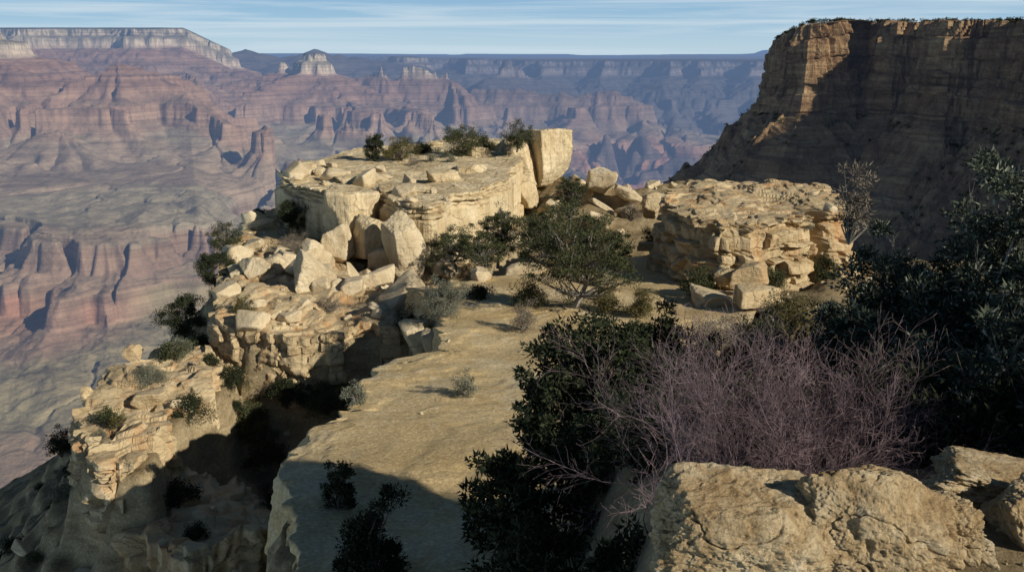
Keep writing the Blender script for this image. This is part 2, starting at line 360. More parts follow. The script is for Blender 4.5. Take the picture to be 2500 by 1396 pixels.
def Hn(x,y):
    w1=.8*fbm2(x/3,y/3,4,201); w2=.8*fbm2(x/3,y/3,4,202); X=x+w1; Y=y+w2
    h=np.full(x.shape,-400.)
    def plat(P,z,drop,sl=.8,inn=-.45):
        nonlocal h
        d=segd(X,Y,P); ins=inside(X,Y,P)
        t=np.clip(d/.8,0,1); t=t*t*(3-2*t)
        v=np.where(ins,z+inn,z+inn-drop*t-sl*np.clip(d-.3,0,None))
        h=np.maximum(h,v)
    plat(A_poly,zA(y),4.2,.85); plat(B_E,-12.7,3.2,1.0); plat(C_E,-14.3,2.6,1.05); plat(C2_E,-16.6,3.,1.)
    plat(Dbase,-12.7,.4,1.,.0); plat(Ebase,-11.6,.5,.7,-.2)
    xi=np.interp(y,[8,18,28,40,52,62],[3.5,4,5.5,10,12,9.5])
    r=np.where(x>xi-1.,zA(y)-.35+np.clip(.2*(x-xi+1),0,1.0),-400)-np.clip(y-56,0,None)*.75
    h=np.maximum(h,r)
    d=segd(X,Y,[(3,84),(6.5,78),(11,76),(15,82)],False); h=np.maximum(h,-10.2-.6*d)
    zt=h+.5*fbm2(x/4,y/4,3,207); st=1.35; q=zt/st; f=q-np.floor(q); tz=(np.floor(q)+f**4)*st
    wt=np.clip((y-14)/6,0,1)*.8; h=h*(1-wt)+np.minimum(tz,h)*wt
    y0=5.6+.55*np.clip(x-4,0,None)
    zr=-2.8-.33*np.clip(y-y0,0,8)-.62*np.clip(y-y0-8,0,None)-1.7*np.clip(1.35-x,0,None)-.02*np.clip(y0-y,0,None)
    zr=zr+.06*np.clip(x-6,0,30)
    h=np.maximum(h,zr)
    amp=np.clip((y-4)/20,.12,1)
    h=h+amp*(.38*fbm2(x/2.2,y/2.2,5,211)+.25*fbm2(x/1.1,y/1.1,3,212,ridge=True)-.12)
    return h
xs=np.concatenate([np.arange(-90,-36,.6),np.arange(-36,24,.25),np.arange(24,80,.6)]); ys=np.concatenate([np.arange(-8,12,.2),np.arange(12,90,.28),np.arange(90,175,.8)])
GX,GY=np.meshgrid(xs,ys); GZ=Hn(GX,GY)
gV=np.stack([GX,GY,GZ],-1).reshape(-1,3); gF=grid(len(ys),len(xs))
struct(mesh('ground',gV,gF,M['ground']))
SURF=[(gV,gF)]
# ---------- rock sheets ----------
def resample(P,n=None,ds=None,closed=False):
    P=np.asarray(P,float)
    if closed: P=np.vstack([P,P[:1]])
    L=np.r_[0,np.cumsum(np.hypot(*np.diff(P,axis=0).T))]
    if n is None: n=int(L[-1]/ds)+1
    t=np.linspace(0,L[-1],n,endpoint=not closed)
    return np.stack([np.interp(t,L,P[:,0]),np.interp(t,L,P[:,1])],-1),t
def blocks(s,z,layers,bw,amp,gr,gw,seed):
    lm=np.mean(layers); cum=np.cumsum(layers); z=z+.15*lm*n2(s/(3*bw),z*0,seed+9)
    L=np.searchsorted(cum,z); Lc=np.clip(L,0,len(cum)-1)
    lo=np.where(Lc>0,cum[np.maximum(Lc-1,0)],-9); hi=cum[Lc]; th=np.asarray(layers)[Lc]
    dz=np.minimum(z-lo,hi-z)
    wd=bw*(.7+.45*hs(Lc,1,seed))*np.clip(th/lm,.6,1.8)
    c=(s+50*hs(Lc,2,seed)+.3*bw*n2(s/bw,z/lm*.7,seed+3))/wd
    ci=np.floor(c); cf=c-ci; de=np.minimum(cf,1-cf)*wd
    v=amp*hs(ci,Lc,seed+5)+amp*.9*(cf-.5)*hs(ci,Lc,seed+6)+amp*.5*(((z-lo)/th).clip(0,1)-.5)*hs(ci,Lc,seed+7)
    g=np.maximum(np.exp(-(de/gw)**2)*(hs(ci,Lc,seed+8)*.5+.6),.8*np.exp(-(dz/gw)**2)*(.6+.5*n2(s/bw/2,z/lm,seed+12)))
    return v-gr*g
def sheet(name,E,I,ztop,zb,mat,closed=False,ds=.15,nt=36,nw=34,layers=(.4,)*20,bw=1.5,amp=.15,gr=.15,gw=.06,seed=1,batter=.06,ta=.15,tf=1.5,jit=.3,js=2.,talus=None,tpow=1.4,reg=True,fine=.04,step=.0,smooth=True,flute=0.):
    E,s=resample(E,ds=ds,closed=closed); N=len(E)
    if closed: k=max(1,int(.35/ds)); E=sum(np.roll(E,i,0) for i in range(-k,k+1))/(2*k+1)
    if np.ndim(I)==1: Ip=np.tile(np.asarray(I,float),(N,1))
    else: Ip,_=resample(I,n=N)
    T=np.roll(E,-1,0)-np.roll(E,1,0) if closed else np.gradient(E,axis=0)
    nrm=np.stack([T[:,1],-T[:,0]],-1); nrm/=np.linalg.norm(nrm,axis=1)[:,None]+1e-9
    if np.sum(nrm*(E-Ip))<0: nrm=-nrm
    if not closed and not talus:
        k=max(1,int(.5/ds)); kk=np.ones(2*k+1)/(2*k+1); pad=np.pad(nrm,((k,k),(0,0)),'edge')
        nrm=np.stack([np.convolve(pad[:,j],kk,'valid') for j in (0,1)],-1); nrm/=np.linalg.norm(nrm,axis=1)[:,None]+1e-9
    rg=np.random.default_rng(seed); nk=max(4,int(s[-1]/js)); kn=np.sort(rg.uniform(0,s[-1],nk)); kv=rg.uniform(-1,1,nk)
    if closed: kn=np.r_[0,kn,s[-1]+ds]; kv=np.r_[0,kv,0]
    E=E+nrm*(jit*np.interp(s,kn,kv)+jit*.2*fbm2(E[:,0]/(6*ds),E[:,1]/(6*ds),3,seed))[:,None]
    def tn(x,y):
        v=ta*fbm2(x*tf/2,y*tf/2,5,seed+20)
        if step: 
            q=fbm2(x*tf/2.5+9,y*tf/2.5,3,seed+25)*4; fl=np.floor(q); f=np.clip((q-fl-.85)/.15,0,1); v=v+step*(fl+f)
        return v
    rows=[]
    zte=ztop(E[:,0],E[:,1])+tn(E[:,0],E[:,1])
    b0=blocks(s,np.zeros(N)+.02,layers,bw,amp,gr,gw,seed)
    for k in range(nt):
        t=k/(nt-1); t=1-(1-t)**tpow; xy=Ip+(E-Ip)*t+nrm*(b0*t**12)[:,None]
        z=ztop(xy[:,0],xy[:,1])+tn(*(Ip+(E-Ip)*t).T)
        rows.append(np.column_stack([xy,z]))
    zbv=zb(E[:,0],E[:,1]) if callable(zb) else np.full(N,float(zb))
    for k in range(1,nw+1):
        w=k/nw; z=zte+(zbv-zte)*w; dep=zte-z
        d=blocks(s,dep,layers,bw,amp,gr,gw,seed)+batter*dep+amp*.35*fbm3(E[:,0]/bw,E[:,1]/bw,z/bw*1.5,4,seed+30)+fine*fbm3(E[:,0]/bw*5,E[:,1]/bw*5,z/bw*7,3,seed+33)
        if flute: d=d+flute*min(1,w*6)*fbm2(s/(bw*1.3),z/(bw*9),4,seed+50,g=.6,ridge=True)
        rows.append(np.column_stack([E+nrm*d[:,None],z]))
    nwall=len(rows)
    if talus:
        nT,Lt,sl=talus; d0=d
        for k in range(1,nT+1):
            r=Lt*(k/nT)**1.2; xy=E+nrm*(d0+r)[:,None]
            g=fbm2(s/26,s*0+r/90,4,seed+40,ridge=True)
            z=zbv-sl*r*(1+.3*g*min(1,r/20))
            zt=z+7*fbm2(xy[:,0]/25,xy[:,1]/25,4,seed+44); q=zt/13; f=q-np.floor(q); wt=.35+.35*np.sign(fbm2(s/30,s*0+r/40,2,seed+46)); z=z*(1-wt)+wt*(np.floor(q)+f**3)*13
            z=z+(7+.02*r)*fbm2(xy[:,0]/10,xy[:,1]/10,5,seed+41,g=.65)*min(1,r/8)
            rows.append(np.column_stack([xy,z]))
    V=np.vstack(rows); Fq=grid(len(rows),N,closed)
    if reg: SURF.append((V,Fq))
    o=mesh(name,V,Fq,mat,smooth=smooth); o['wr']=nwall*N; return o
lay=lambda a,b,n,sd: tuple(np.random.default_rng(sd).uniform(a,b,n))
o=sheet('ledge_ground',A_E,A_I,lambda x,y:zA(y)+.0*x,lambda x,y:zA(y)-5.6,M['sand'],ds=.12,nt=90,nw=44,layers=(.25,.3,.4,1.2,.4)+lay(.5,1.6,12,1),bw=1.6,amp=.14,gr=.14,seed=301,ta=.15,tf=.7,tpow=1.2,jit=.4,js=1.6,step=.05,batter=.12)
del o['wr']; struct(o)
def rs(label,cat,*a,**k):
    o=sheet(*a,**k); del o['wr']; tag(o,label,cat)
rs('layered pale rock shelf carrying the jumble of fallen boulders','rock ledge','rock_shelf',B_E,onz(860,660,-12.7),lambda x,y:-12.8+.03*np.clip(y-46,0,None),-16.4,M['layered'],ds=.09,nt=60,nw=50,layers=lay(.3,.75,14,2),bw=1.,amp=.2,gr=.16,gw=.05,seed=311,ta=.4,tf=.9,jit=.6,step=.14,smooth=False)
rs('broken sunlit outcrop standing apart at the far left of the slope','rock outcrop','rock_outcrop',C_E,np.array(C_E).mean(0),lambda x,y:-14.3+0*x,-17.6,M['layered'],closed=True,ds=.09,nt=54,nw=44,layers=lay(.25,.7,16,3),bw=1.1,amp=.3,gr=.22,gw=.05,seed=321,ta=.5,tf=.9,jit=.8,js=1.4,step=.2,smooth=False)
rs('dark shaded rock buttress low in the bottom left gully','rock outcrop','rock_outcrop',C2_E,np.array(C2_E).mean(0),lambda x,y:-16.4+0*x,-21,M['layered'],closed=True,ds=.1,nt=44,nw=50,layers=lay(.3,.8,22,4),bw=1.1,amp=.32,gr=.26,gw=.05,seed=331,ta=.5,tf=.9,jit=.7,js=1.4,step=.25,smooth=True)
rs('large flat-topped pale limestone block crowned with bushes','rock formation','flat_topped_rock',D_E,Dc,lambda x,y:-8.75+.02*(y-70),-13.4,M['mesa_rock'],closed=True,ds=.1,nt=70,nw=56,layers=(.2,.3,.3,2.6,1.2,2),bw=4.2,amp=.18,gr=.4,gw=.06,seed=351,ta=.24,tf=.6,jit=.7,js=2.6,batter=.03,fine=.015,step=.06,smooth=False)
rs('squat butte of thin crumbling rock layers beside the sandy ledge','rock formation','layered_butte',E_E,ce,lambda x,y:-8.35+.03*(y-50),-12.6,M['layered'],closed=True,ds=.08,nt=56,nw=64,layers=(.14,.16,.3,.7,.2,.5,.2,.6,.25,.3,.6,.4,.5,.4),bw=1.7,amp=.3,gr=.26,gw=.05,seed=361,ta=.32,tf=1.0,jit=.7,js=1.8,batter=.14,step=.1,smooth=False)
# far right cliff
def pc(px,Y): a,_=ray(px,150); return (a*Y,Y)
G_E=[pc(2010,900),pc(1925,760),pc(1890,680),pc(1892,622),pc(1908,598),pc(1945,590),pc(1975,580),pc(2010,588),pc(2042,598),pc(2052,640),pc(2075,626),pc(2120,612),pc(2150,590),pc(2180,580),pc(2250,574),pc(2310,538),pc(2400,532),pc(2500,490),pc(2700,440),pc(3000,380)]
def gtop(x,y):
    a=x/y; return np.interp(a,[.24,.262,.275,.29,.33,.55],[3,5,10,13.5,14.5,11.])
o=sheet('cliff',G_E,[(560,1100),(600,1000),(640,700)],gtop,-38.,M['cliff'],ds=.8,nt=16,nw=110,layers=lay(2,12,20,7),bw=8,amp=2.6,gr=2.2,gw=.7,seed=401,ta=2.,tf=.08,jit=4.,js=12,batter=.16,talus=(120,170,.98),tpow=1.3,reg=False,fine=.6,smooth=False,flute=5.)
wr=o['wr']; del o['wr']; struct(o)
me=o.data; co=np.empty(len(me.vertices)*3,np.float32); me.vertices.foreach_get('co',co); co=co.reshape(-1,3)
def leaves(tips,cr,n,l,w,rg,flat=1.,up=.35):
    ti=rg.integers(0,len(tips),n); c=rg.normal(0,1,(n,3)); c/=np.linalg.norm(c,axis=1)[:,None]
    off=c*(rg.random((n,1))**.55)*cr[ti][:,None]; off[:,2]*=flat
    P=tips[ti]+off
    u=c*.9+rg.normal(0,.6,(n,3)); u[:,2]+=up; u/=np.linalg.norm(u,axis=1)[:,None]
    v=np.cross(u,rg.normal(0,1,(n,3))); v/=np.linalg.norm(v,axis=1)[:,None]
    L=l*rg.uniform(.6,1.3,(n,1)); Wd=w*rg.uniform(.6,1.3,(n,1))
    V=np.stack([P-v*Wd*.5,P+v*Wd*.5,P+u*L],1).reshape(-1,3)
    return V,np.arange(n*3).reshape(-1,3)
rg=np.random.default_rng(3); idx=rg.integers(wr,len(co),2600); tips=co[idx]+np.array((0,0,.5))
V,Fq=leaves(tips,rg.uniform(.8,2.4,len(tips)),100000,.9,.5,rg,.7)
o=mesh('slope_scrub',V,Fq,M['pinyon'],smooth=False); struct(o,'stuff','dark scrub dotted over the steep slope under the far right cliff'); o['category']='scrub'
tips=[]; Er,_=resample(G_E,ds=3.)
for (x,y) in Er:
    for _ in range(2):
        q=rg.uniform(2,30); xx=x+q*.6; yy=y+q; tips.append((xx,yy,gtop(xx,yy)+.8))
tips=np.array(tips,float); V,Fq=leaves(tips,rg.uniform(.8,2.2,len(tips)),26000,.9,.5,rg,.8)
o=mesh('clifftop_woodland',V,Fq,M['juniper'],smooth=False); struct(o,'stuff','low dark woodland along the top of the far right cliff'); o['category']='woodland'
# ---------- BVH ----------
VV=[];FF=[];k=0
for v,f in SURF: VV.append(v);FF.append(f+k);k+=len(v)
BV=BVHTree.FromPolygons(np.vstack(VV).tolist(),np.vstack(FF).tolist())
def hit(px,py,Yd=50):
    a,b=ray(px,py); h=BV.ray_cast(Vector((0,0,0)),Vector((a,1,b)).normalized())
    if h[0] is None: return Vector(at(px,py,Yd)),False
    return h[0],True
def down(x,y):
    h=BV.ray_cast(Vector((x,y,30)),Vector((0,0,-1)))
    return (h[0],h[1]) if h[0] is not None else (None,None)
# ---------- boulders ----------
def cube_sphere(n):
    t=np.tan(np.linspace(-math.pi/4,math.pi/4,n)); A,B=np.meshgrid(t,t); o=np.ones_like(A)
    fs=[(A,B,o),(-A,B,-o),(o,A,B),(-o,-A,B),(A,o,-B),(A,-o,B)]
    V=np.vstack([np.stack(f,-1).reshape(-1,3) for f in fs]); g=grid(n,n); Fq=np.vstack([g+i*n*n for i in range(6)])
    key=np.round(V*1e5).astype(np.int64); _,ix,inv=np.unique(key,axis=0,return_index=True,return_inverse=True)
    V=V[ix]; Fq=inv.ravel()[Fq]; return V/np.linalg.norm(V,axis=1)[:,None],Fq
CS={}
def rock_shape(dims,seed,n=26,boxy=1.,rough=.05,p=26,nr=9,pit=0.):
    if n not in CS: CS[n]=cube_sphere(n)
    D,Fq=CS[n]; rg=np.random.default_rng(seed)
    ax=np.vstack([np.eye(3),-np.eye(3)])+rg.normal(0,.16,(6,3)); ax/=np.linalg.norm(ax,axis=1)[:,None]
    rn=rg.normal(0,1,(nr,3)); rn/=np.linalg.norm(rn,axis=1)[:,None]
    Nn=np.vstack([ax,rn]); dd=np.r_[rg.uniform(.85,1.,6),rg.uniform(.95,1.25,nr)/boxy]
    dt=np.clip(D@Nn.T,0,None)/dd
    r=(np.sum(dt**p,1))**(-1./p)
    V=D*r[:,None]
    q=seed*7.3
    r2=1+rough*2*fbm3(V[:,0]*1.4+q,V[:,1]*1.4,V[:,2]*1.4,5,seed%1000)+rough*.6*fbm3(V[:,0]*6+q,V[:,1]*6,V[:,2]*6,3,seed%1000+7,ridge=True)
    if pit>0:
        side=np.clip(1.1-D[:,2],.25,1)
        pn=fbm3(V[:,0]*2.6+q,V[:,1]*2.6,V[:,2]*2.6,6,seed%1000+17,g=.62)
        cr=np.abs(fbm3(V[:,0]*1.3+q,V[:,1]*1.3,V[:,2]*1.3,4,seed%1000+27))
        r2=r2+pit*side*(pn*.9-np.clip(-pn,0,1)*1.0)-pit*.8*np.exp(-(cr/.03)**2)*side+pit*.3*side*fbm3(V[:,0]*9,V[:,1]*9,V[:,2]*9,4,seed%1000+19)
    V=V*r2[:,None]*np.array(dims)
    return V,Fq
def rotm(rx,ry,rz):
    cx,sx,cy,sy,cz,sz=math.cos(rx),math.sin(rx),math.cos(ry),math.sin(ry),math.cos(rz),math.sin(rz)
    return np.array([[cz,-sz,0],[sz,cz,0],[0,0,1]])@np.array([[cy,0,sy],[0,1,0],[-sy,0,cy]])@np.array([[1,0,0],[0,cx,-sx],[0,sx,cx]])
def boulder(name,label,x0,y0,x1,y1,roll=0,seed=1,Y=None,mat='boulder',dep=1.,n=30,boxy=1.05,rough=.045,cat='boulder',group=None,yaw=0,pitch=0,pit=0,p=44,nr=9):
    cx=(x0+x1)/2
    if Y is None:
        h,ok=hit(cx,y1-4); Y=h.y
    w=(x1-x0)/F*Y/2/.97; hh=(y1-y0)/F*Y/2/.97
    cr,sr=abs(math.cos(R(roll))),abs(math.sin(R(roll)))
    d2=cr*cr-sr*sr
    if abs(d2)>.35: a=max((w*cr-hh*sr)/d2,.3*w); b=max((hh*cr-w*sr)/d2,.3*hh)
    else: a=b=(w+hh)/2/(cr+sr)
    V,Fq=rock_shape((a*1.08,(w+hh)/2*dep,b*1.1),seed,n,boxy,rough,p,nr,pit)
    V=V@rotm(R(pitch),R(roll),R(yaw)).T
    c=Vector(at(cx,(y0+y1)/2,Y+(w+hh)/2*dep*.7))
    o=mesh(name,V,Fq,M[mat],loc=c); tag(o,label,cat,group); return o
B=boulder
B('boulder','tall upright block with bright top leaning on the flat-topped rock',778,452,922,625,-4,11,60.5,dep=.9,n=40,boxy=1.2,yaw=28,mat='mesa_rock')
B('boulder','tall white-faced boulder leaning sideways at the foot of the rock wall',938,534,1042,690,-14,12,56.5,dep=.6,n=40,boxy=1.0,yaw=35,nr=12)
B('boulder','brown shadowed block wedged behind the leaning white boulder',862,532,948,640,8,13,59,dep=.9,yaw=40,mat='mesa_rock')
B('boulder','small square block perched above the big tilted boulder',735,584,790,632,4,14,57,boxy=1.25,yaw=30)
B('boulder','rounded boulder below the tall upright block',795,560,862,640,-8,15,58.5)
B('boulder','largest tilted cube-shaped boulder in the middle of the pile',708,622,834,738,28,16,52,boxy=1.25,n=40,yaw=20)
B('boulder','pointed slab boulder left of the tilted cube-shaped one',586,612,662,696,35,17,54.5,boxy=1.15,yaw=20)
B('boulder','rough boulder between the pointed slab and the small square block',668,608,738,672,18,18,56.5,yaw=10)
B('boulder','square boulder at the left edge of the rock shelf',514,682,592,746,-24,19,50,boxy=1.25,yaw=25)
B('boulder','flat-topped boulder sitting at the front of the rock shelf',676,730,768,797,-12,20,47.5,boxy=1.2,yaw=25)
B('boulder','broken block directly left of the leaning white boulder base',880,655,962,706,-6,21,54,boxy=1.2)
B('boulder','thin slab standing on edge right of the tilted cube boulder',846,640,888,712,-28,22,53,boxy=1.2)
B('boulder','dark boulder behind the base of the leaning white boulder',900,600,985,672,12,23,58)
B('boulder','block lying at the start of the path below the rock wall',1148,654,1202,690,8,24,None,boxy=1.2)
B('boulder','large cracked block in shadow beside the path edge',972,766,1062,866,-30,25,40.5,boxy=1.25,n=40,mat='limestone')
B('boulder','smaller rounded block in front of the cracked block',1026,800,1082,864,-20,26,39,boxy=1.15)
B('boulder','flat wedge-shaped slab on the left edge of the path',1066,804,1146,852,-14,27,39,boxy=1.2)
B('boulder','pale boulder among the pines under the rock wall',1228,562,1274,608,20,28,61)
B('boulder','tallest pointed boulder on the rubble ridge against the red valley',1430,408,1502,476,14,29,76,nr=12)
B('boulder','leaning slab just right of the pointed ridge boulder',1496,448,1566,500,24,30,74,boxy=1.2)
B('boulder','sunlit slab low on the rubble ridge left side',1440,484,1500,522,30,31,71)
B('boulder','wide flat boulder at the right edge of the sandy ledge',1690,708,1782,752,6,32,None,dep=1.2,n=34,mat='limestone')
B('boulder','tall jointed block closing the right end of the flat-topped rock',1286,318,1386,448,1,33,82,mat='mesa_rock',boxy=1.4,n=50,yaw=20,nr=4,dep=1.1,p=60)
B('boulder','lower jointed block between the flat-topped rock and the tall end block',1225,338,1306,446,-2,34,81,mat='mesa_rock',boxy=1.35,n=40,yaw=14,nr=5,dep=1.2)
B('boulder','upright broken block below the right end of the rock wall',1250,425,1312,512,-6,35,78,mat='mesa_rock',boxy=1.2)
B('boulder','low flat slab under the central pine tree',1240,644,1332,672,0,36,None,dep=.8)
B('boulder','flat pale slab left of the rock wall above the slope',588,536,668,580,-8,37,68,dep=.9)
B('boulder','broken stone at the foot of the layered butte facing the ledge',1785,640,1880,700,-6,38,45,mat='layered',boxy=1.2)
B('boulder','orange stained stone under the corner of the layered butte',1740,650,1800,694,10,39,45.5,mat='layered',boxy=1.2)
B('boulder','low orange ledge stone stepping down from the layered butte',1790,690,1900,745,4,49,42,mat='layered',boxy=1.2)
B('boulder','broad stone capping the left outcrop',322,945,412,995,-10,40,None,mat='layered',boxy=1.1)
B('boulder','square stone at the back of the left outcrop',300,842,346,876,4,41,None,mat='layered',boxy=1.2)
B('boulder','tilted stone at the front edge of the left outcrop',236,1060,340,1140,-22,42,38,mat='layered',boxy=1.15)
B('boulder','low pale block between the pointed slab and the square shelf boulder',600,690,665,722,10,44,52)
B('boulder','broken chunk just left of the pointed slab boulder',560,640,604,680,-18,45,56)
B('boulder','chunk resting against the right side of the tilted cube boulder',800,700,850,740,15,46,51)
B('boulder','rough block standing on the ridge between the pines and the butte',1565,470,1612,530,-8,47,68,mat='layered')
B('boulder','low ledge block left of the butte where the sandy slope begins',1560,590,1620,612,0,48,60,mat='layered',boxy=1.2)
for i,(x0,y0,x1,y1,t) in enumerate([(735,398,800,416,'left corner'),(820,425,925,446,'left part of the front rim'),(1045,412,1120,446,'middle of its top'),(1110,400,1185,424,'middle right of its top'),(930,448,1040,470,'nose of its front rim'),(1140,360,1200,388,'back beside the bushes'),(1200,345,1250,370,'back near the right bush'),(1050,345,1080,362,'back between the bushes')]):
    B('flat_stone','loose flat stone on the flat-topped rock at the '+t,x0,y0,x1,y1,-3+i,60+i,None,mat='mesa_rock',boxy=1.2,dep=1.3 if i<5 else .8,group='flat stones on the flat-topped rock',cat='stone')
B('foreground_rock','large pitted golden rock in the front right, left half',1580,1172,2090,1480,-3,71,4.7,mat='fg',n=150,boxy=1.12,rough=.06,pit=.15,dep=.75,cat='rock',p=22,nr=12)
B('foreground_rock','cracked pitted golden rock right of the largest front rock',1950,1130,2320,1440,5,72,4.75,mat='fg',n=130,boxy=1.15,rough=.06,pit=.16,dep=.75,cat='rock',p=22,nr=12)
B('foreground_rock','small knobbly rock at the right end of the front rocks',2200,1200,2385,1360,-12,73,4.85,mat='fg',n=90,boxy=1.05,rough=.09,pit=.18,cat='rock',p=18)
B('foreground_rock','curved grey-brown rock at the right border behind the golden rocks',2270,1100,2700,1262,10,74,5.7,mat='fg',n=100,boxy=1.25,rough=.07,pit=.12,cat='rock',p=24)
B('foreground_rock','grey-brown stone at the right border dropping from the curved rock',2425,1160,2640,1430,-14,75,5.2,mat='fg',n=90,boxy=1.15,rough=.08,pit=.14,cat='rock',p=24)
# loose small rocks
RG=np.random.default_rng(77)
protos=[]
for i in range(6):
    V,Fq=rock_shape((1,.85,.7),900+i,14,1.1,.03,p=40)
    protos.append(mesh('loose_rock',V,Fq,M['boulder']))
used=set()
def loose(x,y,r,grp,lab):
    p,nm=down(x,y)
    if p is None: return
    k=int(RG.integers(0,6))
    if k in used: o=protos[k].copy(); COL.objects.link(o)
    else: o=protos[k]; used.add(k)
    o.location=p+Vector((0,0,r*.2)); o.scale=(r*RG.uniform(.8,1.3),r*RG.uniform(.7,1.2),r*RG.uniform(.6,1.1)); o.rotation_euler=(RG.uniform(-.6,.6),RG.uniform(-.6,.6),RG.uniform(0,6.28))
    tag(o,lab,'rock',grp)
def scatter(n,poly,rmin,rmax,grp,lab,pw=3):
    P=np.array(poly); lo=P.min(0); hi=P.max(0); c=0
    while c<n:
        x,y=RG.uniform(lo[0],hi[0]),RG.uniform(lo[1],hi[1])
        if inside(np.array([x]),np.array([y]),P)[0]:
            loose(x,y,rmin+(rmax-rmin)*RG.random()**pw,grp,lab); c+=1
scatter(115,B_E+[(-2,66),(-2,50)],.15,1.0,'loose rocks on the boulder shelf','small pale rock lying loose among the shelf boulders',2.2)
scatter(60,[(2,70),(12,66),(18,74),(14,84),(4,84)],.15,1.0,'loose rocks on the rubble ridge','small pale rock lying loose on the rubble ridge',2)
scatter(20,A_poly,.06,.16,'loose stones on the sandy ledge','small stone lying on the sandy ledge')
scatter(70,[(-32,30),(-12,20),(-7,24),(-9,46),(-24,54)],.12,.8,'loose rocks on the shaded slope','small rock lying on the shaded slope left of the ledge')
scatter(25,[(10,44),(14,40),(22,46),(22,54),(12,48)],.1,.4,'loose rocks by the butte','small rock lying at the foot of the layered butte')
for k in range(6):
    if k not in used: bpy.data.objects.remove(protos[k])
# ---------- plants ----------
def tubes(S):
    S=np.asarray(S,float); p0=S[:,0:3]; p1=S[:,3:6]; r0=S[:,6]; r1=S[:,7]
    d=p1-p0; d/=np.linalg.norm(d,axis=1)[:,None]+1e-9
    up=np.where(np.abs(d[:,2:3])>.9,np.array([[1.,0,0]]),np.array([[0,0,1.]]))
    a=np.cross(d,up); a/=np.linalg.norm(a,axis=1)[:,None]+1e-9; b=np.cross(d,a)
    k=4; out=[]
    for P,r in ((p0,r0),(p1,r1)):
        for j in range(k):
            t=2*math.pi*j/k; out.append(P+r[:,None]*(a*math.cos(t)+b*math.sin(t)))
    V=np.stack(out,1); n=len(S)
    base=np.arange(n)[:,None]*8
    Fq=np.concatenate([np.stack([base[:,0]+j,base[:,0]+(j+1)%k,base[:,0]+4+(j+1)%k,base[:,0]+4+j],-1)[:,None] for j in range(k)],1).reshape(-1,4)
    return V.reshape(-1,3),Fq
KIND={'juniper':('juniper',.085,.045,7.,True),'frost':('frost',.085,.038,9.,True),'pinyon':('pinyon',.10,.045,4.6,True),'bushy':('pinyon',.08,.04,5.,False),'darkbush':('juniper',.08,.04,6,False),
      'sage':('sage',.07,.02,3.6,False),'olive':('olive',.08,.03,4.,False),'dry':('dry',.09,.018,2.6,False)}
def plant(name,label,cat,base,H,Rr,kind,seed,group=None,twigs=0,gap=.0,sq=1.,full=1.,low=0.,op=1.,bend=0.):
    mat,l,w,dn,tree=KIND[kind]; rg=np.random.default_rng(seed); dist=math.hypot(base[0],base[1])
    k=max(1.,dist*.0013/l*1.0); l*=k; w*=k
    root=bpy.data.objects.new(name,None); COL.objects.link(root); root.location=base; tag(root,label,cat,group)
    nt=int(np.clip(26+22*Rr*H/(1.+.1*Rr*H),20,150)*full)
    if gap: nt=int(nt*(1-gap))
    d=rg.normal(0,1,(nt,3)); d/=np.linalg.norm(d,axis=1)[:,None]
    irr=.4 if op==1 else .75
    rad=rg.uniform(.35,1.,nt)**.6*(.88+irr*n3(d[:,0]*1.7+seed,d[:,1]*1.7,d[:,2]*1.7,seed))
    S=[]
    if tree:
        c0=np.array((0,0,(.56-low)*H)); tips=c0+d*rad[:,None]*np.array((Rr,Rr*sq,(.46+low)*H))
        tips[:,2]=np.maximum(tips[:,2],.05*H)
        tp=[np.array((0,0,-.4))]; lean=rg.normal(0,.12,2)
        for q in range(1,7): tp.append(np.array((lean[0]*H*q/6+bend*H*math.sin(q/6*5)*.2+rg.normal(0,.03*H),lean[1]*H*q/6+rg.normal(0,.03*H),H*.72*q/6)))
        r0=(.025*H+.02)*(1.3 if bend else 1.)
        for q in range(6): S.append([*tp[q],*tp[q+1],r0*(1-q/7),r0*(1-(q+1)/7)])
        for t in tips[:min(nt,46 if op==1 else 90)]:
            zq=np.clip(t[2]*.6,.12*H,.68*H); q=int(zq/(H*.72)*6); st=tp[min(q,6)]
            m1=st+(t-st)*.5+rg.normal(0,.07*H,3)*.6+np.array((0,0,-.03*H)); rr=r0*.36
            S.append([*st,*m1,rr,rr*.55]); S.append([*m1,*t,rr*.55,rr*.15])
    else:
        d[:,2]=np.abs(d[:,2]); tips=d*rad[:,None]*np.array((Rr,Rr*sq,H*.88)); tips[:,2]+=.05*H
        for t in tips[:60]:
            m1=t*np.array((.45,.45,.55))+rg.normal(0,.05*H,3); rr=.012*H+.004
            S.append([0,0,-.25,*m1,rr,rr*.6]); S.append([*m1,*t,rr*.6,rr*.2])
    for q in range(twigs):
        t=tips[rg.integers(0,nt)]; dr=t-np.array((0,0,.45*H)); dr/=np.linalg.norm(dr); dr=dr+rg.normal(0,.35,3)+np.array((0,0,.45)); dr/=np.linalg.norm(dr); L=rg.uniform(.2,.42)
        e=t+dr*L; S.append([*t,*e,.004,.002])
        for _ in range(6):
            s0=t+(e-t)*rg.uniform(.3,1); S.append([*s0,*(s0+(dr+rg.normal(0,.6,3))*L*.35),.003,.0018])
    V,Fq=tubes(S); mesh('trunk' if tree else 'stems',V,Fq,M['greytwig' if (twigs or op<1 or kind in('dry','sage')) else 'bark'],root,smooth=False)
    cr=rg.uniform(.6,1.4,nt)*min(.34*Rr,.2*H+.1)*(1.0 if nt<60 else .72)*(1 if full<=1 else full**-.25)*op
    n=int(min(140000,dn*2*Rr*H/(.5*l*w)*.62*(1 if full<=1 else full**.5)*op))
    V,Fq=leaves(tips,cr,n,l,w,rg,.75 if op==1 else .5)
    mesh('crown' if tree else 'foliage',V,Fq,M[mat],root,smooth=False)
    return root
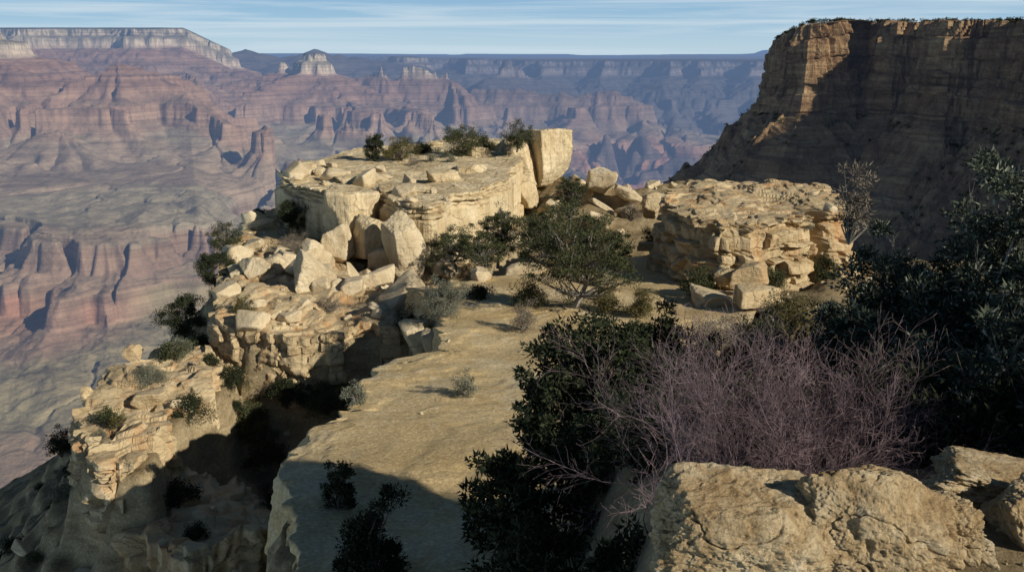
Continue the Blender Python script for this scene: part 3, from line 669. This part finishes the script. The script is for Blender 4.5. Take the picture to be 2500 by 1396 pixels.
def PL(name,label,cat,px,pt,pb,wd,kind,seed,Y=None,**kw):
    if Y is None:
        h,ok=hit(px,pb,52); base=h
    else:
        h=Vector(at(px,pb,Y)); base=h
    Y=base.y; H=(pb-pt)/F*Y/.97; Rr=wd/2/F*Y/.97
    return plant(name,label,cat,base,H,Rr,kind,seed,**kw)
T='pine_tree'; J='juniper_tree'; S_='shrub'
PL(T,'spreading pinyon pine with bent grey trunk in the centre of the promontory','tree',1395,510,752,310,'pinyon',501,full=1.7,op=.6,bend=.9,low=-.04)
PL(T,'pinyon pine left of the central spreading pine, against the rock wall','tree',1320,490,650,130,'pinyon',502,Y=56,op=.75,full=1.4)
PL(T,'narrow upright pine rising behind the central pine','tree',1390,420,545,84,'pinyon',503,Y=64,op=.8,full=1.3)
PL(T,'small pine growing in the angle of the rock wall','tree',1215,505,640,130,'pinyon',504,Y=58,op=.75,full=1.3)
PL(T,'low wide pine at the foot of the rock wall right of the white boulder','tree',1115,558,648,160,'pinyon',505,Y=57,op=.8,full=1.3)
PL(T,'right-hand pine leaning over the sandy ledge','tree',1490,555,700,130,'pinyon',506,Y=54,op=.55,full=1.3,low=-.1)
PL(T,'low pine filling the gap between the wall pines','tree',1180,575,660,120,'pinyon',561,Y=55,op=.8,full=1.2)
PL(S_,'grey-green bush right of the leaning white boulder','bush',1086,660,772,116,'sage',507)
PL(S_,'dark creeping bush beside the grey-green bush','bush',1168,680,728,70,'darkbush',508)
PL(J,'dark round juniper at the left end of the flat rock top','tree',915,324,390,60,'juniper',509,Y=78,low=.1)
PL(S_,'yellow-green bush next to the dark juniper on the flat rock','bush',975,328,388,90,'olive',510,Y=78)
PL(J,'widest bushy juniper in the middle of the flat rock top','tree',1128,306,380,120,'pinyon',511,Y=80,low=.12)
PL(J,'small juniper touching the right of the widest one on the flat rock','tree',1185,326,378,50,'pinyon',512,Y=82,low=.1)
PL(J,'rounded juniper at the right end of the flat rock top','tree',1262,300,360,84,'pinyon',513,Y=79,low=.1)
PL(S_,'tiny bush in the middle of the flat rock surface','bush',1052,372,394,26,'sage',514)
PL(S_,'tiny bush at the right of the flat rock surface','bush',1102,374,396,24,'sage',515)
PL(S_,'low bush in front of the yellow-green bush on the flat rock','bush',1012,382,402,32,'dry',516)
PL(S_,'low dark bush at the back left of the flat rock top','bush',1030,344,374,60,'darkbush',562,Y=82)
PL(J,'green juniper at the upper left edge of the slope','tree',552,545,616,88,'pinyon',517,Y=62,low=.1)
PL(J,'dark juniper below the green one at the left edge of the slope','tree',528,606,694,110,'juniper',518,Y=57,low=.1)
PL(J,'dark bush in the shade under the left face of the flat-topped rock','tree',725,486,556,110,'juniper',519,Y=66,low=.1)
PL(S_,'small dark bush alone on the skyline of the left slope','bush',634,502,532,34,'darkbush',520,Y=72)
PL(S_,'brown dry bush behind the small square block','bush',716,562,608,70,'dry',521,Y=60)
PL(S_,'olive bush between the square boulder and the front boulder','bush',592,714,766,60,'olive',522)
PL(S_,'dry straw-coloured clump in front of the tilted cube boulder','bush',806,714,760,70,'dry',523)
PL(S_,'small green bush on the rubble ridge next to the butte','bush',1582,545,602,42,'olive',524,Y=62)
PL(S_,'grey leafless bush on the rubble ridge','bush',1540,484,532,66,'dry',525,Y=71)
PL(S_,'round dark green bush on the sandy ledge by the butte','bush',1705,634,722,118,'bushy',526)
PL(S_,'tall olive bush behind the dark central junipers','bush',1565,684,770,76,'olive',527)
PL(S_,'small olive bush right of the central pine trunk','bush',1480,695,760,100,'olive',528)
PL(S_,'dark bush left of the central pine trunk','bush',1290,682,745,110,'bushy',563)
PL(S_,'pale leafless bush left of the central pine trunk','bush',1278,720,806,76,'dry',529)
PL(S_,'small sage clump alone on the sandy ledge','bush',1135,896,966,74,'sage',530)
PL(S_,'pale green bush at the broken edge of the sandy ledge','bush',872,912,984,70,'sage',531)
PL(S_,'dark bush on the slope right of the left outcrop','bush',462,938,1022,96,'darkbush',532)
PL(S_,'small olive bush growing on the left outcrop','bush',290,1003,1042,46,'olive',533)
PL(S_,'pale green spreading bush at the back of the left outcrop','bush',368,868,934,90,'sage',534)
PL(S_,'dark bush on the lowest left edge of the slope','bush',150,1036,1104,84,'darkbush',535,Y=43)
PL(S_,'grey-green bush above the left outcrop','bush',432,818,868,96,'sage',536)
PL(S_,'dark bush in the shaded hollow below the boulder shelf','bush',700,905,985,140,'darkbush',537)
PL(S_,'wide dark brush in the gully beside the ledge edge','bush',800,900,1000,150,'bushy',564)
PL(S_,'dark brush in the gully under the left outcrop','bush',600,960,1060,150,'bushy',565)
PL(S_,'dark brush at the foot of the shelf wall','bush',560,880,940,110,'darkbush',566)
PL(S_,'dark brush low in the gully by the ledge wall','bush',650,1040,1130,130,'bushy',574)
PL(J,'dark juniper on the left edge of the slope above the outcrop','tree',450,716,820,130,'juniper',538,Y=52,low=.1)
PL(S_,'dark bush beside the cracked block at the path edge','bush',1005,740,800,90,'darkbush',539,Y=46)
PL(S_,'dark shrub on the shaded lower ledge','bush',828,1072,1236,92,'darkbush',540)
PL(S_,'tall branching dark shrub at the bottom of the ledge','bush',915,1128,1400,190,'darkbush',541,gap=.45)
PL(J,'large dark juniper in the centre standing over the ledge','tree',1430,735,1080,350,'juniper',542,Y=14,full=2.4,low=.14)
PL(J,'dark juniper top right of the large central one','tree',1630,738,1020,240,'juniper',543,Y=15,full=2,low=.14)
PL(J,'dark juniper in front of the large central one, lower left','tree',1345,865,1120,210,'juniper',544,Y=13,full=2,low=.14)
PL(J,'lowest dark juniper below the central ones','tree',1255,1020,1340,270,'juniper',545,Y=10.5,full=2,low=.16)
PL(J,'dark juniper in the shaded middle behind the left end of the thorn bush','tree',1470,950,1250,320,'juniper',567,Y=11,full=2,low=.16)
def BR(label,x,y,H,Rr,seed,kind='darkbush',full=1.8):
    p,_=down(x,y); plant(S_,label,'bush',p-Vector((0,0,.08)),H,Rr,kind,seed,full=full)
BR('dark brush beside the left end of the largest front rock',.5,5.4,.6,.6,580)
BR('dark brush in front of the thorn bush on the left',.65,6.6,.6,.65,581)
BR('dark low brush at the bottom centre edge',.0,6.6,1.0,.8,582)
BR('wide dark brush under the left twigs of the thorn bush',.45,7.8,.85,.85,583)
BR('dark brush left of the thorn bush roots',.0,8.2,1.1,.9,584)
BR('dark shaded brush at the bottom centre left of the front rocks',-.5,7.6,1.2,.8,585)
BR('dark brush low beside the bottom end of the ledge',-.8,9.2,1.4,.85,586)
BR('dark brush between the lowest juniper and the thorn bush',.5,9.6,1.1,.9,587)
BR('dark brush behind the roots of the thorn bush',1.6,9.8,.8,.9,588)
BR('dark brush below the lowest juniper',-.2,10.6,1.3,.9,589)
BR('dark brush right behind the thorn bush',3.0,9.8,1.2,1.0,590)
BR('dark brush behind the right side of the thorn bush',4.4,9.4,1.3,1.1,591)
BR('dark brush far behind the thorn bush in the middle',2.2,12.4,1.6,1.2,592)
BR('dark brush in the hollow behind the thorn bush on the right',3.6,12.8,1.8,1.3,593)
BR('dark brush squeezed against the lower left of the front rock',.85,5.9,.4,.5,596)
BR('dark low brush under the thorn bush twigs behind the front rock',.95,7.2,.3,.6,597)
BR('dark brush at the very bottom of the frame left of the front rock',.25,5.6,.8,.6,598)
PL(S_,'purple-grey twiggy bush behind the purple thorn bush','bush',1890,752,900,150,'dry',547,Y=14)
PL(S_,'olive bush at the foot of the layered butte','bush',1930,690,800,170,'olive',548,Y=30)
PL(S_,'small grey bush growing on the layered butte','bush',1962,524,556,48,'sage',549)
PL(S_,'grey bush beside the butte below the central pine','bush',1740,765,840,140,'dry',550,Y=26)
PL(S_,'dark bush right of the wide flat boulder','bush',1840,745,850,150,'darkbush',570,Y=27)
PL(S_,'olive scrub on the lower right shoulder of the butte','bush',2010,610,680,90,'bushy',575)
PL(S_,'dark scrub below the right shoulder of the butte','bush',1890,640,700,70,'bushy',576)
PL(J,'tallest blue-green juniper filling the right side','tree',2370,430,1160,520,'frost',551,Y=12.5,twigs=70,full=3.4,low=.22)
PL(J,'blue-green juniper between the tallest one and the butte','tree',2170,470,1160,430,'frost',552,Y=13.5,twigs=60,full=3.4,low=.22)
PL(J,'low dark juniper behind the purple thorn bush','tree',2070,620,1180,280,'frost',553,Y=12.2,full=2.5,low=.2)
PL(J,'dark juniper at the right border behind the front rocks','tree',2450,680,1190,430,'frost',554,Y=9.5,twigs=30,full=3.2,low=.22)
PL(J,'dark juniper low between the thorn bush and the tallest juniper','tree',2260,780,1180,320,'frost',571,Y=10.5,twigs=30,full=3,low=.22)
PL(J,'shaded juniper behind the middle of the thorn bush','tree',1780,810,1150,320,'juniper',572,Y=13,full=2,low=.16)
PL(J,'dark juniper far right beyond the tallest one','tree',2600,500,1100,340,'frost',573,Y=12,full=2.4,low=.2)
plant(J,'unseen juniper added beyond the right border to shade the ledge','tree',(9.6,8.4,-2.7),2.4,2.0,'juniper',555)  # out-of-frame tree, added only for its shadow on the ledge
plant(J,'second unseen juniper added beyond the right border to shade the ledge','tree',(12.5,6.2,-2.5),3.4,2.4,'juniper',556)  # also out of frame, added to widen the shadow over the ledge
plant(J,'third unseen juniper added beyond the right border to shade the near slope','tree',(9.0,4.6,-2.6),3.2,1.5,'juniper',558)  # out-of-frame shadow caster added for the slope and thorn bush
PL(S_,'thin silvery bush above the butte left of the tall junipers','bush',2075,395,560,100,'dry',557,Y=16)
c=0; proto=[]
while c<120:
    x,y=RG.uniform(-34,-4),RG.uniform(20,66)
    p,nm=down(x,y)
    if p is None or p.z>-13.2 or p.z<-32: continue
    if len(proto)<4:
        o=plant('slope_shrub','small dark shrub dotted on the steep left slope','bush',p,.8,.6,['darkbush','sage','bushy','darkbush'][len(proto)],600+c,group='small shrubs on the left slope'); proto.append(o)
    else:
        s0=proto[c%4]; o=s0.copy(); COL.objects.link(o); o.location=p
        for ch in s0.children:
            d=ch.copy(); COL.objects.link(d); d.parent=o
    k=RG.uniform(.5,1.5); o.scale=(k,k,k*RG.uniform(.8,1.2)); o.rotation_euler=(0,0,RG.uniform(0,6.28)); c+=1
def thorn():
    rg=np.random.default_rng(9); root=bpy.data.objects.new('thorn_bush',None); COL.objects.link(root)
    b=Vector(at(1845,1195,8.0)); root.location=b; tag(root,'big leafless purple thorn bush behind the front rocks','bush')
    S=[];S2=[]
    def grow(p,d,L,r,lev):
        n=max(2,int(L/.08)); st=L/n
        for i in range(n):
            d=d+rg.normal(0,.14,3)+np.array((0,0,.015)); d/=np.linalg.norm(d)
            q=p+d*st; rr=r*(1-.6*(i+1)/n); (S if lev==0 else S2).append([*p,*q,r*(1-.6*i/n),rr])
            if lev<3 and (lev>0 or i>=4):
                for _ in range(2 if lev<2 else 1):
                    if rg.random()<(.66,.56,.5)[lev]:
                        s=rg.normal(0,1,3); s-=d*s.dot(d); s/=np.linalg.norm(s)
                        nd=d*.74+s*.68+np.array((0,0,.06)); nd/=np.linalg.norm(nd)
                        grow(q,nd,L*rg.uniform(.2,.36) if lev==0 else L*rg.uniform(.25,.45),rr*.6,lev+1)
            p=q
    for i in range(112):
        a=rg.uniform(0,2*math.pi); e=rg.uniform(.1,1.4)
        d=np.array((math.cos(a)*math.cos(e),math.sin(a)*math.cos(e)*.65,math.sin(e)*.95)); L=1.72*(1-.2*math.sin(e))*rg.uniform(.6,1.1)
        d/=np.linalg.norm(d)
        grow(np.array((rg.normal(0,.4),rg.normal(0,.22),-.1)),d,L,.0056,0)
    V,Fq=tubes(S); mesh('stems',V,Fq,M['purple'],root,smooth=False)
    S2=np.array(S2); S2[:,6]=np.maximum(S2[:,6],.0014); S2[:,7]=np.maximum(S2[:,7],.0009)
    V,Fq=tubes(S2); mesh('twigs',V,Fq,M['purple'],root,smooth=False)
    print('twig segs',len(S),len(S2))
thorn()
rg=np.random.default_rng(8)
V0,F0=rock_shape((1,.8,.6),1200,4,1.1,.02)
VV=[];FF=[];k=0
for i in range(900):
    x,y=rg.uniform(1.5,5.),rg.uniform(3.2,6.5); p,_=down(x,y)
    if p is None: continue
    r=rg.uniform(.004,.02); VV.append(V0@rotm(*rg.uniform(0,6,3)).T*r+np.array(p)); FF.append(F0+k); k+=len(V0)
o=mesh('gravel',np.vstack(VV),np.vstack(FF),M['fg']); struct(o,'stuff','loose gravel around the front rocks'); o['category']='gravel'
# ---------- light ----------
AZ,EL=127,26
Sd=Vector((math.sin(R(AZ))*math.cos(R(EL)),math.cos(R(AZ))*math.cos(R(EL)),math.sin(R(EL))))
sl=bpy.data.lights.new('sun','SUN'); sl.energy=5.; sl.angle=R(.53); sl.color=(1,.93,.79)
so=bpy.data.objects.new('sun',sl); COL.objects.link(so); so.rotation_euler=Sd.to_track_quat('Z','Y').to_euler()
w=bpy.data.worlds.new('World'); SC.world=w; w.use_nodes=True; t=w.node_tree; t.nodes.clear()
N=t.nodes.new; out=N('ShaderNodeOutputWorld'); bg=N('ShaderNodeBackground'); sky=N('ShaderNodeTexSky'); sky.sky_type='NISHITA'; sky.sun_disc=False
sky.sun_elevation=R(EL); sky.sun_rotation=R(AZ); sky.altitude=2200; sky.air_density=1.; sky.dust_density=.3; sky.ozone_density=2.
tc=N('ShaderNodeTexCoord'); sx=N('ShaderNodeSeparateXYZ'); t.links.new(tc.outputs['Generated'],sx.inputs[0])
gr=N('ShaderNodeValToRGB'); t.links.new(sx.outputs[2],gr.inputs[0]); e=gr.color_ramp.elements
k=1/.085*.1
def cc(r,g,b): return (r*k,g*k,b*k,1)
while len(e)<4: e.new(.5)
for i,(p_,c_) in enumerate([(0.,cc(4.6,6.3,7.6)),(.03,cc(2.9,5.0,7.0)),(.07,cc(1.9,3.9,6.3)),(.22,cc(.34,.68,1.3))]): e[i].position=p_; e[i].color=c_
ms=N('ShaderNodeMix'); ms.data_type='RGBA'; ms.inputs[0].default_value=.9; t.links.new(sky.outputs[0],ms.inputs[6]); t.links.new(gr.outputs[0],ms.inputs[7])
mp=N('ShaderNodeVectorMath'); mp.operation='MULTIPLY'; mp.inputs[1].default_value=(2.2,2.2,75)
t.links.new(tc.outputs['Generated'],mp.inputs[0]); nz=N('ShaderNodeTexNoise'); t.links.new(mp.outputs[0],nz.inputs['Vector']); nz.inputs['Scale'].default_value=1.; nz.inputs['Detail'].default_value=7; nz.inputs['Roughness'].default_value=.6; nz.inputs['Distortion'].default_value=.6
rp_=N('ShaderNodeMapRange'); t.links.new(nz.outputs[0],rp_.inputs[0]); rp_.inputs[1].default_value=.45; rp_.inputs[2].default_value=.62; rp_.inputs[4].default_value=.8
zf=N('ShaderNodeMapRange'); t.links.new(sx.outputs[2],zf.inputs[0]); zf.inputs[1].default_value=.3; zf.inputs[2].default_value=.1; zf.inputs[3].default_value=.0; zf.inputs[4].default_value=1.
zm=N('ShaderNodeMath'); zm.operation='MULTIPLY'; t.links.new(rp_.outputs[0],zm.inputs[0]); t.links.new(zf.outputs[0],zm.inputs[1])
mx=N('ShaderNodeMix'); mx.data_type='RGBA'; t.links.new(zm.outputs[0],mx.inputs[0]); t.links.new(ms.outputs[2],mx.inputs[6]); mx.inputs[7].default_value=cc(5.8,7.0,7.9)
t.links.new(mx.outputs[2],bg.inputs[0]); bg.inputs[1].default_value=.085; t.links.new(bg.outputs[0],out.inputs[0])
# ---------- camera ----------
cd=bpy.data.cameras.new('camera'); cd.lens=36*F/2500; cd.sensor_width=36; cd.clip_start=.1; cd.clip_end=200000
co=bpy.data.objects.new('camera',cd); COL.objects.link(co); co.location=(0,0,0); co.rotation_euler=(R(90)-PIT,0,0); SC.camera=co
SC.view_settings.view_transform='Standard'
